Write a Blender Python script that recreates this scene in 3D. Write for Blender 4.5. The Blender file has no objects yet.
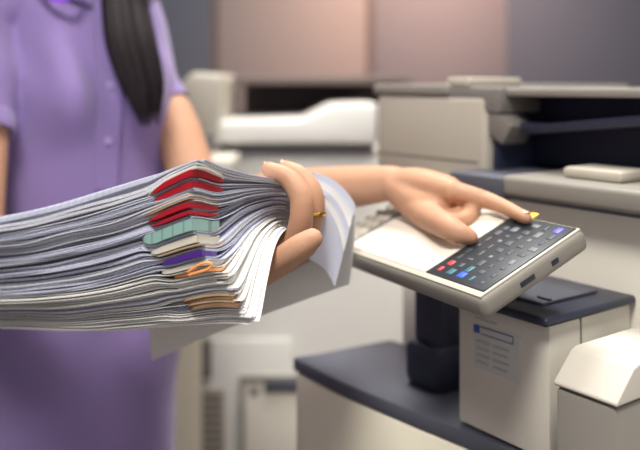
import bpy, bmesh, math, random
import numpy as np
from mathutils import Vector, Matrix
random.seed(7); rng = np.random.RandomState(11)
SC = bpy.context.scene
COL = SC.collection
CAMZ = 1.17
F = 800.0            # focal length in pixels at 640 wide
HY = 85.0            # horizon row

# ------------------------------------------------------------------ helpers
def P(px, py, d):
    return Vector(((px - 320.0) / F * d, d, CAMZ - (py - HY) / F * d))

WL = {}              # world location of each object

def obj(name, verts, faces, mat, parent=None, smooth=True, uvs=None, sharp=None):
    vs = np.array([tuple(v) for v in verts], dtype=float)
    lo, hi = vs.min(0), vs.max(0)
    c = np.array([(lo[0] + hi[0]) / 2, (lo[1] + hi[1]) / 2, lo[2]])
    me = bpy.data.meshes.new(name)
    me.from_pydata([tuple(v) for v in (vs - c)], [], [tuple(f) for f in faces])
    if uvs is not None:
        ul = me.uv_layers.new(name='UVMap')
        flat = np.array([uv for f in uvs for uv in f], dtype=np.float32).ravel()
        ul.data.foreach_set('uv', flat)
    if smooth:
        me.polygons.foreach_set('use_smooth', [True] * len(me.polygons))
        me.set_sharp_from_angle(angle=math.radians(sharp or 40))
    me.update()
    if mat: me.materials.append(mat)
    o = bpy.data.objects.new(name, me); COL.objects.link(o)
    pl = WL[parent.name] if parent else np.zeros(3)
    o.location = c - pl
    if parent: o.parent = parent
    WL[o.name] = c
    return o

def empty(name, loc, label, cat, group=None):
    o = bpy.data.objects.new(name, None); COL.objects.link(o)
    o.empty_display_size = 0.05
    o.location = loc; WL[o.name] = np.array(loc, dtype=float)
    return tag(o, label, cat, group)

def tag(o, label=None, cat=None, group=None, kind=None):
    if label: o['label'] = label
    if cat: o['category'] = cat
    if group: o['group'] = group
    if kind: o['kind'] = kind
    return o

def from_bm(name, bm, mat, parent=None, smooth=True, sharp=35):
    bm.verts.ensure_lookup_table(); bm.faces.ensure_lookup_table()
    bmesh.ops.recalc_face_normals(bm, faces=bm.faces)
    vs = [v.co.copy() for v in bm.verts]
    idx = {v: i for i, v in enumerate(bm.verts)}
    fs = [[idx[v] for v in f.verts] for f in bm.faces]
    bm.free()
    return obj(name, vs, fs, mat, parent, smooth, sharp=sharp)

def prism_bm(pts_lo, pts_hi, bevel=0.0, seg=2, bm=None):
    new = bmesh.new()
    n = len(pts_lo)
    a = [new.verts.new(p) for p in pts_lo]; b = [new.verts.new(p) for p in pts_hi]
    new.faces.new(a[::-1]); new.faces.new(b)
    for i in range(n):
        j = (i + 1) % n
        new.faces.new((a[i], a[j], b[j], b[i]))
    bmesh.ops.recalc_face_normals(new, faces=new.faces)
    if bevel > 0:
        es = [e for e in new.edges if len(e.link_faces) == 2 and e.calc_face_angle(0) > math.radians(25)]
        bmesh.ops.bevel(new, geom=es, offset=bevel, segments=seg, profile=0.5, affect='EDGES', clamp_overlap=True)
    if bm is None: return new
    me = bpy.data.meshes.new('tmp'); new.to_mesh(me); new.free(); bm.from_mesh(me); bpy.data.meshes.remove(me)
    return bm

class Frame:
    """local axes a (along the front), b (into the machine), c (up)"""
    def __init__(s, o, a, b, c): s.o, s.a, s.b, s.c = Vector(o), Vector(a).normalized(), Vector(b).normalized(), Vector(c).normalized()
    def w(s, a, b, c): return s.o + s.a * a + s.b * b + s.c * c
    def box(s, a0, a1, b0, b1, c0, c1, bevel=0.003, seg=2, bm=None):
        q = [(a0, b0), (a1, b0), (a1, b1), (a0, b1)]
        return prism_bm([s.w(x, y, c0) for x, y in q], [s.w(x, y, c1) for x, y in q], bevel, seg, bm)
    def poly(s, pts, c0, c1, bevel=0.003, seg=2, bm=None):       # outline in a,b extruded along c
        return prism_bm([s.w(x, y, c0) for x, y in pts], [s.w(x, y, c1) for x, y in pts], bevel, seg, bm)
    def prof(s, pts, a0, a1, bevel=0.003, seg=2, bm=None):       # outline in b,c extruded along a
        return prism_bm([s.w(a0, y, z) for y, z in pts], [s.w(a1, y, z) for y, z in pts], bevel, seg, bm)
    def front(s, pts, b0, b1, bevel=0.003, seg=2, bm=None):      # outline in a,c extruded along b
        return prism_bm([s.w(x, b0, z) for x, z in pts], [s.w(x, b1, z) for x, z in pts], bevel, seg, bm)
    def hit(s, px, py):                                         # pixel ray onto the c = 0 plane -> a, b
        r = P(px, py, 1.0) - Vector((0, 0, CAMZ)); o = Vector((0, 0, CAMZ))
        t = (s.o - o).dot(s.c) / r.dot(s.c); p = o + r * t - s.o
        return p.dot(s.a), p.dot(s.b)

def above(fr, px, py, h):
    """point seen at a pixel, h above the frame's c = 0 plane"""
    r = P(px, py, 1.0) - Vector((0, 0, CAMZ)); o = Vector((0, 0, CAMZ))
    return o + r * (((fr.o - o).dot(fr.c) + h) / r.dot(fr.c))

def catmull(pts, n):
    pts = [np.array(p, dtype=float) for p in pts]
    if len(pts) == 2:
        return [pts[0] + (pts[1] - pts[0]) * k / n for k in range(n + 1)]
    e = [2 * pts[0] - pts[1]] + pts + [2 * pts[-1] - pts[-2]]
    out = []
    for i in range(1, len(e) - 2):
        p0, p1, p2, p3 = e[i - 1], e[i], e[i + 1], e[i + 2]
        for k in range(n):
            t = k / n
            out.append(0.5 * ((2 * p1) + (-p0 + p2) * t + (2 * p0 - 5 * p1 + 4 * p2 - p3) * t * t + (-p0 + 3 * p1 - 3 * p2 + p3) * t ** 3))
    out.append(pts[-1])
    return out

def tube(pts, radii, verts, faces, n=5, seg=14, flat=1.0, up=(0, 0, 1), caps=True, smooth_path=True):
    """closed round tube with hemispherical ends, appended to verts/faces; flat squashes it along 'up'"""
    P4 = [np.append(np.array(p, dtype=float), r) for p, r in zip(pts, radii)]
    path = catmull(P4, n) if smooth_path else P4
    path = [np.array(p) for p in path]
    ctr = [p[:3] for p in path]; rad = [max(p[3], 1e-5) for p in path]
    rings = []
    m = len(ctr)
    prev = None
    for i in range(m):
        d = ctr[min(i + 1, m - 1)] - ctr[max(i - 1, 0)]; d = d / (np.linalg.norm(d) + 1e-12)
        if prev is None:
            u = np.array(up, dtype=float); u = u - d * u.dot(d)
            if np.linalg.norm(u) < 1e-3:
                u = np.array((1.0, 0, 0)); u = u - d * u.dot(d)
        else:
            u = prev - d * prev.dot(d)
        u /= np.linalg.norm(u); prev = u
        v = np.cross(d, u)
        rings.append((ctr[i], rad[i], u, v, d))
    seq = []
    if caps:
        c, r, u, v, d = rings[0]
        for k in (80, 55, 28): seq.append((c - d * r * math.sin(math.radians(k)), r * math.cos(math.radians(k)), u, v))
    for c, r, u, v, d in rings: seq.append((c, r, u, v))
    if caps:
        c, r, u, v, d = rings[-1]
        for k in (28, 55, 80): seq.append((c + d * r * math.sin(math.radians(k)), r * math.cos(math.radians(k)), u, v))
    b0 = len(verts)
    for c, r, u, v in seq:
        for k in range(seg):
            t = 2 * math.pi * k / seg
            verts.append(c + v * r * math.cos(t) + u * r * flat * math.sin(t))
    for i in range(len(seq) - 1):
        for k in range(seg):
            a = b0 + i * seg + k; b = b0 + i * seg + (k + 1) % seg
            faces.append((a, b, b + seg, a + seg))
    faces.append(tuple(b0 + k for k in range(seg))[::-1])
    e = b0 + (len(seq) - 1) * seg
    faces.append(tuple(e + k for k in range(seg)))

def remeshed(name, verts, faces, voxel, mat, parent, smooth=6, post=None):
    """union of overlapping closed shapes into one continuous skin"""
    me = bpy.data.meshes.new(name)
    me.from_pydata([tuple(map(float, v)) for v in verts], [], [tuple(f) for f in faces])
    bm = bmesh.new(); bm.from_mesh(me); bmesh.ops.recalc_face_normals(bm, faces=bm.faces); bm.to_mesh(me); bm.free()
    t = bpy.data.objects.new('tmp', me); COL.objects.link(t)
    m = t.modifiers.new('r', 'REMESH'); m.mode = 'VOXEL'; m.voxel_size = voxel
    s = t.modifiers.new('s', 'SMOOTH'); s.factor = 0.5; s.iterations = smooth
    dg = bpy.context.evaluated_depsgraph_get(); dg.update()
    ev = t.evaluated_get(dg); me2 = ev.to_mesh()
    n = len(me2.vertices); co = np.empty(n * 3); me2.vertices.foreach_get('co', co); co = co.reshape(-1, 3)
    no = np.empty(n * 3); me2.vertices.foreach_get('normal', no); no = no.reshape(-1, 3)
    fs = [tuple(p.vertices) for p in me2.polygons]
    ev.to_mesh_clear(); bpy.data.objects.remove(t); bpy.data.meshes.remove(me)
    if post is not None: co = co + no * post(co, no)[:, None]
    return obj(name, co, fs, mat, parent, True, sharp=180)

# ------------------------------------------------------------------ materials
def srgb(r, g, b):
    f = lambda c: (c / 12.92 if c <= 0.04045 else ((c + 0.055) / 1.055) ** 2.4)
    return (f(r / 255), f(g / 255), f(b / 255), 1.0)

def mat(name, rgb, rough=0.5, var=0.06, scale=12.0, bump=0.0, bscale=200.0, spec=0.4, metal=0.0, sss=0.0, sheen=0.0, emis=None, coat=0.0, stretch=None):
    m = bpy.data.materials.new(name); m.use_nodes = True
    nt = m.node_tree; b = nt.nodes['Principled BSDF']
    c = srgb(*rgb)
    tc = nt.nodes.new('ShaderNodeTexCoord'); src = tc.outputs['Object']
    if stretch:
        mp = nt.nodes.new('ShaderNodeMapping'); mp.inputs['Scale'].default_value = stretch
        nt.links.new(src, mp.inputs['Vector']); src = mp.outputs['Vector']
    if var > 0:
        nz = nt.nodes.new('ShaderNodeTexNoise'); nz.inputs['Scale'].default_value = scale; nz.inputs['Detail'].default_value = 4
        nt.links.new(src, nz.inputs['Vector'])
        mx = nt.nodes.new('ShaderNodeMix'); mx.data_type = 'RGBA'
        mx.inputs['A'].default_value = tuple(max(0, x * (1 - var)) for x in c[:3]) + (1,)
        mx.inputs['B'].default_value = tuple(min(1, x * (1 + var)) for x in c[:3]) + (1,)
        nt.links.new(nz.outputs['Fac'], mx.inputs['Factor']); nt.links.new(mx.outputs['Result'], b.inputs['Base Color'])
    else:
        b.inputs['Base Color'].default_value = c
    if bump > 0:
        n2 = nt.nodes.new('ShaderNodeTexNoise'); n2.inputs['Scale'].default_value = bscale; n2.inputs['Detail'].default_value = 3
        nt.links.new(src, n2.inputs['Vector'])
        bp = nt.nodes.new('ShaderNodeBump'); bp.inputs['Strength'].default_value = bump; bp.inputs['Distance'].default_value = 0.002
        nt.links.new(n2.outputs['Fac'], bp.inputs['Height']); nt.links.new(bp.outputs['Normal'], b.inputs['Normal'])
    b.inputs['Roughness'].default_value = rough
    b.inputs['Specular IOR Level'].default_value = spec
    b.inputs['Metallic'].default_value = metal
    if sss:
        b.inputs['Subsurface Weight'].default_value = sss
        b.inputs['Subsurface Radius'].default_value = (1.0, 0.35, 0.2); b.inputs['Subsurface Scale'].default_value = 0.006
    if sheen: b.inputs['Sheen Weight'].default_value = sheen
    if coat: b.inputs['Coat Weight'].default_value = coat
    if emis:
        b.inputs['Emission Color'].default_value = srgb(*emis[0]); b.inputs['Emission Strength'].default_value = emis[1]
    return m

def paper_mat(name, rgb, lines=5, dark=0.86, rough=0.75):
    """paper whose cut edge (UV v) shows its layered sheets"""
    m = mat(name, rgb, rough, 0.03, 30, spec=0.2)
    nt = m.node_tree; b = nt.nodes['Principled BSDF']
    base = b.inputs['Base Color'].links[0].from_socket
    uv = nt.nodes.new('ShaderNodeUVMap')
    oi = nt.nodes.new('ShaderNodeObjectInfo')
    mp = nt.nodes.new('ShaderNodeMapping'); mp.inputs['Scale'].default_value = (9.0, lines, 1)
    nt.links.new(uv.outputs['UV'], mp.inputs['Vector'])
    off = nt.nodes.new('ShaderNodeVectorMath'); off.operation = 'ADD'
    mul = nt.nodes.new('ShaderNodeVectorMath'); mul.operation = 'SCALE'; mul.inputs[0].default_value = (13, 37, 51)
    nt.links.new(oi.outputs['Random'], mul.inputs['Scale'])
    nt.links.new(mp.outputs['Vector'], off.inputs[0]); nt.links.new(mul.outputs['Vector'], off.inputs[1])
    nz = nt.nodes.new('ShaderNodeTexNoise'); nz.inputs['Scale'].default_value = 1.0; nz.inputs['Detail'].default_value = 3
    nt.links.new(off.outputs['Vector'], nz.inputs['Vector'])
    rp = nt.nodes.new('ShaderNodeMapRange'); rp.inputs['From Min'].default_value = 0.35; rp.inputs['From Max'].default_value = 0.6
    rp.inputs['To Min'].default_value = dark; rp.inputs['To Max'].default_value = 1.0
    nt.links.new(nz.outputs['Fac'], rp.inputs['Value'])
    mx = nt.nodes.new('ShaderNodeMix'); mx.data_type = 'RGBA'; mx.blend_type = 'MULTIPLY'; mx.inputs['Factor'].default_value = 1
    nt.links.new(base, mx.inputs['A']); nt.links.new(rp.outputs['Result'], mx.inputs['B'])
    nt.links.new(mx.outputs['Result'], b.inputs['Base Color'])
    return m

M = {}
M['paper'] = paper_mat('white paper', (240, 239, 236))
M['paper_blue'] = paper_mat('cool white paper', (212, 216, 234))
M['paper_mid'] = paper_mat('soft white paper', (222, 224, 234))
M['paper_cream'] = paper_mat('cream card', (226, 221, 205), 4, 0.9)
M['tan'] = paper_mat('manila card', (190, 165, 132), 6, 0.85)
M['brown'] = paper_mat('brown card', (158, 122, 96), 6, 0.85)
M['red'] = mat('red plastic folder', (178, 22, 42), 0.35, 0.08, 40, spec=0.5)
M['purple'] = mat('purple plastic folder', (82, 40, 150), 0.4, 0.06, 40)
M['orange'] = mat('orange plastic', (236, 160, 98), 0.4, 0.06, 40)
M['skin'] = mat('skin', (186, 143, 116), 0.55, 0.06, 35, bump=0.12, bscale=300, spec=0.35, sss=0.14)
M['nail'] = mat('fingernail', (206, 160, 136), 0.4, 0.03, 30, spec=0.5)
M['shirt'] = mat('lilac pique cotton', (133, 115, 167), 0.85, 0.05, 25, bump=0.25, bscale=900, spec=0.15, sheen=0.25)
M['trousers'] = mat('dark purple cloth', (70, 60, 112), 0.85, 0.05, 25, spec=0.15)
M['hair'] = mat('dark brown hair', (28, 21, 25), 0.55, 0.5, 60, spec=0.25, stretch=(1, 1, 0.1))
M['button'] = mat('pale button', (165, 148, 195), 0.35, 0.02)
M['gold'] = mat('gold', (212, 160, 60), 0.25, 0.03, metal=1.0)
M['lanyard'] = mat('bright purple ribbon', (140, 60, 225), 0.5, 0.05)
M['eye'] = mat('eye white', (235, 232, 228), 0.2, 0.02)
M['iris'] = mat('dark iris', (45, 28, 20), 0.2, 0.02)
M['lips'] = mat('lips', (190, 105, 100), 0.4, 0.04)
M['shoe'] = mat('black shoe leather', (30, 28, 32), 0.35, 0.05)
M['beige'] = mat('warm grey machine plastic', (180, 174, 162), 0.5, 0.03, 8, bump=0.04, bscale=700)
M['beige_light'] = mat('light machine plastic', (216, 211, 200), 0.45, 0.03, 8, bump=0.03, bscale=700)
M['beige_grey'] = mat('mid grey machine plastic', (138, 134, 127), 0.5, 0.03, 8, bump=0.04, bscale=700)
M['cream'] = mat('cream machine plastic', (240, 234, 214), 0.5, 0.03, 8)
M['pale_grey'] = mat('pale grey machine plastic', (222, 221, 217), 0.5, 0.03, 8)
M['finisher'] = mat('pale finisher cover plastic', (196, 191, 181), 0.55, 0.03, 8)
M['umber'] = mat('printer opening shade', (66, 58, 60), 0.6, 0.05, 8)  # shade inside the background feeder, put into the colour
M['slate'] = mat('slate plastic', (82, 84, 96), 0.5, 0.05, 9, bump=0.03, bscale=600)
M['navy'] = mat('dark navy plastic', (40, 44, 62), 0.4, 0.06, 9, bump=0.03, bscale=600)
M['void'] = mat('feeder opening shade', (30, 36, 60), 0.6, 0.05, 9)  # shade of the copier's feeder opening, put into the colour
M['midgrey'] = mat('grey plastic', (116, 112, 108), 0.45, 0.04, 9)
M['glass'] = mat('black key glass', (46, 50, 57), 0.4, 0.05, 9, spec=0.25)
M['screen'] = mat('pale lit screen', (226, 219, 206), 0.3, 0.01, 6, emis=((255, 240, 220), 0.03))
M['key'] = mat('grey printed key', (108, 113, 117), 0.5, 0.1, 20)
M['key_dim'] = mat('dim printed key', (66, 71, 78), 0.5, 0.1, 20)
M['red_led'] = mat('red key', (190, 62, 70), 0.4, 0.02, emis=((220, 60, 70), 0.15))
M['blue_led'] = mat('blue key lamp', (45, 85, 235), 0.4, 0.02, emis=((40, 90, 255), 0.5))
M['violet_led'] = mat('violet key lamp', (95, 85, 240), 0.4, 0.02, emis=((85, 80, 255), 0.7))
M['yellow_led'] = mat('yellow lit key', (235, 190, 40), 0.4, 0.02, emis=((255, 200, 30), 0.5))
M['teal_led'] = mat('teal key', (52, 104, 114), 0.4, 0.02)
M['blue_ink'] = mat('blue print', (66, 88, 165), 0.5, 0.03)
M['sticker'] = mat('sticker paper', (204, 204, 200), 0.5, 0.02)
M['print'] = mat('grey print', (178, 180, 182), 0.6, 0.03)
M['lamp'] = mat('ceiling light diffuser', (255, 250, 240), 0.5, 0, emis=((255, 248, 236), 6.0))

# teal folder with scored diagonal lines
M['teal'] = mat('pale teal folder', (150, 190, 184), 0.5, 0.03, 20)
nt = M['teal'].node_tree; b = nt.nodes['Principled BSDF']
base = b.inputs['Base Color'].links[0].from_socket
tc = nt.nodes.new('ShaderNodeTexCoord'); wv = nt.nodes.new('ShaderNodeTexWave'); wv.inputs['Scale'].default_value = 26; wv.bands_direction = 'X'
mp = nt.nodes.new('ShaderNodeMapping'); mp.inputs['Rotation'].default_value = (0, 0, 0.9)
nt.links.new(tc.outputs['Object'], mp.inputs['Vector']); nt.links.new(mp.outputs['Vector'], wv.inputs['Vector'])
rp = nt.nodes.new('ShaderNodeMapRange'); rp.inputs['From Min'].default_value = 0.9; rp.inputs['From Max'].default_value = 1.0; rp.inputs['To Min'].default_value = 1; rp.inputs['To Max'].default_value = 0.62
nt.links.new(wv.outputs['Fac'], rp.inputs['Value'])
mx = nt.nodes.new('ShaderNodeMix'); mx.data_type = 'RGBA'; mx.blend_type = 'MULTIPLY'; mx.inputs['Factor'].default_value = 1
nt.links.new(base, mx.inputs['A']); nt.links.new(rp.outputs['Result'], mx.inputs['B']); nt.links.new(mx.outputs['Result'], b.inputs['Base Color'])

# painted wall
M['wall'] = mat('grey wall paint', (148, 138, 138), 0.8, 0.05, 1.5, bump=0.05, bscale=150)
M['wall_panel'] = mat('taupe wall panel', (146, 134, 132), 0.7, 0.04, 2)
M['wall_off_glow'] = mat('slate tone outside painted glow', (84, 88, 102), 0.7, 0.04, 2)  # cool dark tone stands in for fall-off of the warm glow
M['wall_glow'] = mat('mauve tone of painted glow', (124, 117, 122), 0.7, 0.04, 2)  # warm glow on the wall put into the panel colour
M['seam'] = mat('panel seam', (104, 92, 90), 0.7, 0.04, 2)
M['floor'] = mat('grey vinyl floor', (112, 110, 110), 0.5, 0.08, 3, bump=0.05, bscale=80)
M['ceiling'] = mat('white ceiling', (225, 222, 218), 0.9, 0.02, 2)

W = Frame((0, 0, CAMZ), (1, 0, 0), (0, 1, 0), (0, 0, 1))    # world axes, heights from the lens

# ------------------------------------------------------------------ the room
def room():
    Z = -CAMZ
    tag(from_bm('floor', W.box(-2.6, 2.6, -1.6, 3.3, Z - .1, Z, 0), M['floor']), kind='structure')
    tag(from_bm('wall_back', W.box(-2.6, 2.6, 3.2, 3.3, Z, 1.6, 0), M['wall']), kind='structure')
    tag(from_bm('wall_left', W.box(-2.7, -2.6, -1.6, 3.3, Z, 1.6, 0), M['wall']), kind='structure')
    tag(from_bm('wall_right', W.box(2.6, 2.7, -1.6, 3.3, Z, 1.6, 0), M['wall']), kind='structure')
    tag(from_bm('light_block_wall', W.box(-2.6, 2.6, -1.6, -1.5, Z, -.12, 0), M['wall']), kind='structure')  # unseen wall, added to block low light from behind the camera
    tag(from_bm('added_window_head', W.box(-2.6, 2.6, -1.6, -1.5, 1.35, 1.6, 0), M['wall']), kind='structure')  # unseen strip above the added window opening
    fm = None
    for x in (-2.56, -.9, .9, 2.56): fm = W.box(x - .03, x + .03, -1.58, -1.52, -.119, 1.349, .003, bm=fm)
    tag(from_bm('added_window_1', fm, M['beige_light']), kind='structure')  # frame of an added, unseen window that houses the fill light
    tag(from_bm('ceiling', W.box(-2.7, 2.7, -1.6, 3.3, 1.6, 1.7, 0), M['ceiling']), kind='structure')
    tag(from_bm('baseboard_back', W.box(-2.6, 2.6, 3.185, 3.2, Z, Z + .09, .003), M['beige_grey']), kind='structure')
    D = 3.19
    X = lambda px: (px - 320) / F * D
    # broad wall panels with dark seams; warm glow and fall-off put into their colours
    n = 1
    for x0, x1, m in ((-130, 211, 'wall_off_glow'), (219, 366, 'wall_panel'), (374, 506, 'wall_glow'), (506, 800, 'wall_off_glow')):
        tag(from_bm('trim_%d' % n, W.box(X(x0), X(x1), 3.175, 3.2, -.15, 1.55, .003), M[m]), kind='structure'); n += 1
    for x0, x1 in ((211, 219), (366, 374)):
        tag(from_bm('trim_%d' % n, W.box(X(x0), X(x1), 3.18, 3.2, -.15, 1.55, .001), M['seam']), kind='structure'); n += 1
    tag(from_bm('trim_%d' % n, W.box(-2.6, 2.6, 3.17, 3.2, -.19, -.15, .003), M['seam']), kind='structure')
    def light(x, y, label):
        e = empty('ceiling_light', (x, y, CAMZ + 1.57), label, 'light', 'ceiling lights')
        from_bm('light_frame', W.box(x - .32, x + .32, y - .32, y + .32, 1.572, 1.6, .004), M['beige_light'], e)
        from_bm('light_diffuser', W.box(x - .29, x + .29, y - .29, y + .29, 1.565, 1.572, .001), M['lamp'], e)
    light(-.3, -.25, 'square white ceiling light in front of the woman')
    light(.9, .55, 'square white ceiling light above the photocopier')
    light(.1, 1.55, 'added square white ceiling light brightening the background printer')  # extra lamp, added to brighten the background machine
    light(.45, 2.75, 'added square white ceiling light for the warm wall glow')  # added lamp, stands in for a warm lens flare over the wall
room()

# ------------------------------------------------------------------ the photocopier on the right
N = P(480, 300, 0.68)
ya = math.radians(54)
A = Frame((N.x, N.y, CAMZ), (math.cos(ya), -math.sin(ya), 0), (math.sin(ya), math.cos(ya), 0), (0, 0, 1))
yp = math.radians(61); tl = math.radians(21.9)
PA = Vector((math.cos(yp), -math.sin(yp), 0)); PB = Vector((math.sin(yp) * math.cos(tl), math.cos(yp) * math.cos(tl), math.sin(tl)))
PF = Frame(N, PA, PB, PA.cross(PB))
PANEL_W, PANEL_L = 0.275, 0.135

def copier():
    base = A.w(-.1, .45, -CAMZ)
    c = empty('photocopier', (base.x, base.y, 0), 'large warm grey office photocopier with tilted control panel at right', 'photocopier')
    # main body behind the output shelf
    from_bm('main_body', A.box(-.36, .5, .232, .78, -CAMZ, -.128, .006), M['beige_light'], c)
    # lower front block below the shelf
    lo = from_bm('front_cover', A.box(-.123, -.006, .10, .2315, -.352, -.2237, .004), M['beige_light'], c)
    # sticker: A-C plane at b = .0995
    A2 = Frame(A.w(.008, 0, .002), A.a, A.b, A.c)
    st = from_bm('sticker', A2.box(-.108, -.048, .0992, .1002, -.29, -.247, .0003), M['sticker'], lo)
    from_bm('sticker_icon', A2.box(-.1075, -.100, .0985, .0994, -.2545, -.2465, .0002), M['blue_ink'], lo)
    bm = A2.box(-.098, -.056, .0987, .0993, -.2475, -.2467, 0)
    A2.box(-.098, -.056, .0987, .0993, -.2545, -.2537, 0, bm=bm); A2.box(-.0567, -.056, .0987, .0993, -.2545, -.2467, 0, bm=bm)
    from_bm('sticker_box', bm, M['blue_ink'], lo)
    bm = None
    for i in range(4):
        z = -.261 - i * .007
        for a0, a1 in ((-.104, -.086), (-.082, -.062)):
            bm = A2.box(a0, a1 - .002 * (i % 2), .0987, .0993, z - .0022, z, 0, bm=bm)
    from_bm('sticker_print', bm, M['print'], lo)
    from_bm('cover_caption', A2.box(-.107, -.078, .0996, .1002, -.2405, -.2385, 0), M['print'], lo)
    # seam on the side of the block
    from_bm('side_seam', A.box(-.0065, -.0052, .146, .1475, -.352, -.224, 0), M['midgrey'], c)
    # dark output shelf
    sh = from_bm('output_shelf', A.box(-.13, .0, .088, .2315, -.2232, -.2145, .0035, 3), M['navy'], c)
    from_bm('shelf_ridge', A.box(-.10, -.03, .12, .21, -.2145, -.2110, .002), M['slate'], sh)
    from_bm('paper_stop', A.box(-.045, -.03, .13, .135, -.2110, -.2085, .001), M['slate'], sh)
    # slab of the scanner lid
    from_bm('scanner_lid', A.box(-.152, .5, .20, .78, -.1275, -.1035, .006, 3), M['beige_grey'], c)
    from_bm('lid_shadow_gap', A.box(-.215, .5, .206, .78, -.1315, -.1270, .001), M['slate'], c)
    from_bm('lid_end_cap', A.box(-.240, -.1525, .203, .45, -.134, -.107, .004), M['slate'], c)
    from_bm('lid_tray_rest', A.box(-.095, -.02, .235, .29, -.1035, -.091, .005), M['beige'], c)
    # document feeder at the left end
    f = from_bm('document_feeder', A.box(-.435, -.222, .25, .66, -.127, -.014, .008, 3), M['beige'], c)
    from_bm('feeder_lid', A.box(-.438, -.285, .246, .66, -.013, .001, .004), M['beige_grey'], f)
    from_bm('feeder_seam', A.box(-.436, -.234, .2493, .252, -.100, -.0975, 0), M['midgrey'], f)
    from_bm('feeder_inner_end', A.box(-.2215, -.212, .262, .66, -.127, -.035, .004), M['void'], f)
    hg = from_bm('hinge', A.box(-.29, -.20, .252, .5, -.036, -.002, .006), M['midgrey'], f)
    from_bm('hinge_cap', A.box(-.295, -.255, .255, .36, -.002, .010, .003), M['beige'], hg)
    from_bm('hinge_arm', A.front([(-.285, -.03), (-.20, -.075), (-.185, -.05), (-.24, -.012)], .256, .30, .003), M['midgrey'], hg)
    # feeder tray roof, inner back and the sloping bar under it
    from_bm('feeder_tray', A.box(-.20, .5, .262, .66, -.014, -.004, .003), M['beige_grey'], c)
    from_bm('feeder_recess', A.box(-.211, .5, .33, .66, -.103, -.0145, .002), M['void'], c)  # solid block filling the opening, its shade painted in
    from_bm('sloping_tray', A.front([(-.20, -.058), (-.17, -.060), (.5, .0), (.5, -.0145), (.18, -.0145), (-.02, -.034), (-.15, -.047), (-.20, -.046)][:2] + [(.18, -.024), (.18, -.0146), (-.02, -.032), (-.15, -.047), (-.20, -.046)], .275, .325, .002), M['navy'], c)
    # neck carrying the control panel
    nk = A.w(-.2155, .163, -.3565)
    d = .024
    lw = Frame((nk.x, nk.y, nk.z), A.a, A.b, A.c)
    n = from_bm('panel_neck', lw.box(-d, d, -d * .8, d * .8, 0.002, .175, .006), M['navy'], c)
    from_bm('neck_foot', lw.box(-.031, .031, -.030, .03, 0.0, .055, .012), M['navy'], n)
    # control panel
    p = from_bm('control_panel', PF.box(-PANEL_W, 0, 0, PANEL_L, -.022, 0, .007, 4), M['beige_grey'], c)
    t = .0006
    q = [PF.hit(*xy) for xy in ((352, 243), (402, 208), (434, 268), (480, 290), (578, 230))]
    g = q[0][0]                                # groove position
    d0 = q[2][0]                               # dark keys start here
    from_bm('panel_rim', PF.box(-PANEL_W + .003, -.003, .003, PANEL_L - .003, -.002, .0005, .0006), M['beige'], p)
    from_bm('left_key_plate', PF.box(-PANEL_W + .006, g - .002, .006, PANEL_L - .006, 0, .0015, .0006), M['beige'], p)
    from_bm('panel_groove', PF.box(g - .0018, g + .0022, .006, PANEL_L - .006, 0, .0018, 0), M['slate'], p)
    from_bm('touch_screen', PF.box(g + .0025, d0 - .002, .010, PANEL_L - .004, 0, .0014, .0005), M['screen'], p)
    dk = from_bm('key_glass', PF.box(d0, -.006, .010, PANEL_L - .005, 0, .0016, .0006), M['glass'], p)
    k0 = .0014
    for i in range(6):                         # small buttons on the left plate
        b_ = .03 + i * .016
        for a_ in (-.012, -.026, -.040):
            from_bm('plate_button', PF.box(g + a_, g + a_ + .007, b_, b_ + .007, .0012, .0021, .0006), M['beige_grey'], p)
    r = random.Random(3)
    a0, a1, b0, b1 = d0 + .004, -.010, .014, PANEL_L - .010
    na, nb = 5, 9
    for i in range(na):
        for j in range(nb):
            ca = a0 + (i + .5) * (a1 - a0) / na; cb = b0 + (j + .5) * (b1 - b0) / nb
            if (i, j) == (1, nb - 1): continue
            w_, l_ = r.uniform(.0016, .0046), r.uniform(.0018, .0050); ca += r.uniform(-.0015, .0015); cb += r.uniform(-.0012, .0012)
            nm, mm = 'panel_key', M[r.choice(['key', 'key_dim', 'key_dim'])]
            if (i, j) in ((0, 0), (0, 1)): nm, mm = 'red_key', M['red_led']
            if (i, j) in ((2, 0),): nm, mm = 'blue_key', M['blue_led']; w_ = .0042; l_ = .0042
            if (i, j) in ((1, 0), (2, 1), (3, 0)): nm, mm = 'teal_key', M['teal_led']
            if (i, j) == (4, nb - 1): nm, mm = 'violet_key', M['violet_led']; w_ = .0036; l_ = .0046
            k = from_bm(nm, PF.box(ca - w_, ca + w_, cb - l_, cb + l_, .0012, .0021, .0003), mm, dk)
            if nm != 'panel_key': k['label'] = nm.replace('_', ' ') + ' on the dark key glass'
    ya_, yb_ = PF.hit(527, 219)
    k = from_bm('yellow_key', PF.box(ya_ - .002, ya_ + .008, yb_ - .004, yb_ + .010, .0012, .0024, .0004), M['yellow_led'], dk)
    k['label'] = 'lit yellow key under the pressing fingertip'
    for b_, l_, in ((.045, .018), (.085, .009)):
        from_bm('port', PF.box(-.002, .0006, b_, b_ + l_, -.0135, -.0085, .0004), M['navy'], p)
copier()

def finisher():
    b = A.w(.05, .15, -CAMZ)
    c = empty('finisher_box', (b.x, b.y, 0), 'boxy finisher unit with light sloping top cover at bottom right', 'copier finisher')
    from_bm('finisher_body', A.box(.02, .0815, .074, .226, -CAMZ, -.266, .005), M['beige_grey'], c)
    from_bm('finisher_cover', A.prof([(.073, -.265), (.073, -.262), (.098, -.238), (.105, -.236), (.227, -.236), (.227, -.265)], .019, .0825, .004, 3), M['finisher'], c)
finisher()

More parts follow.
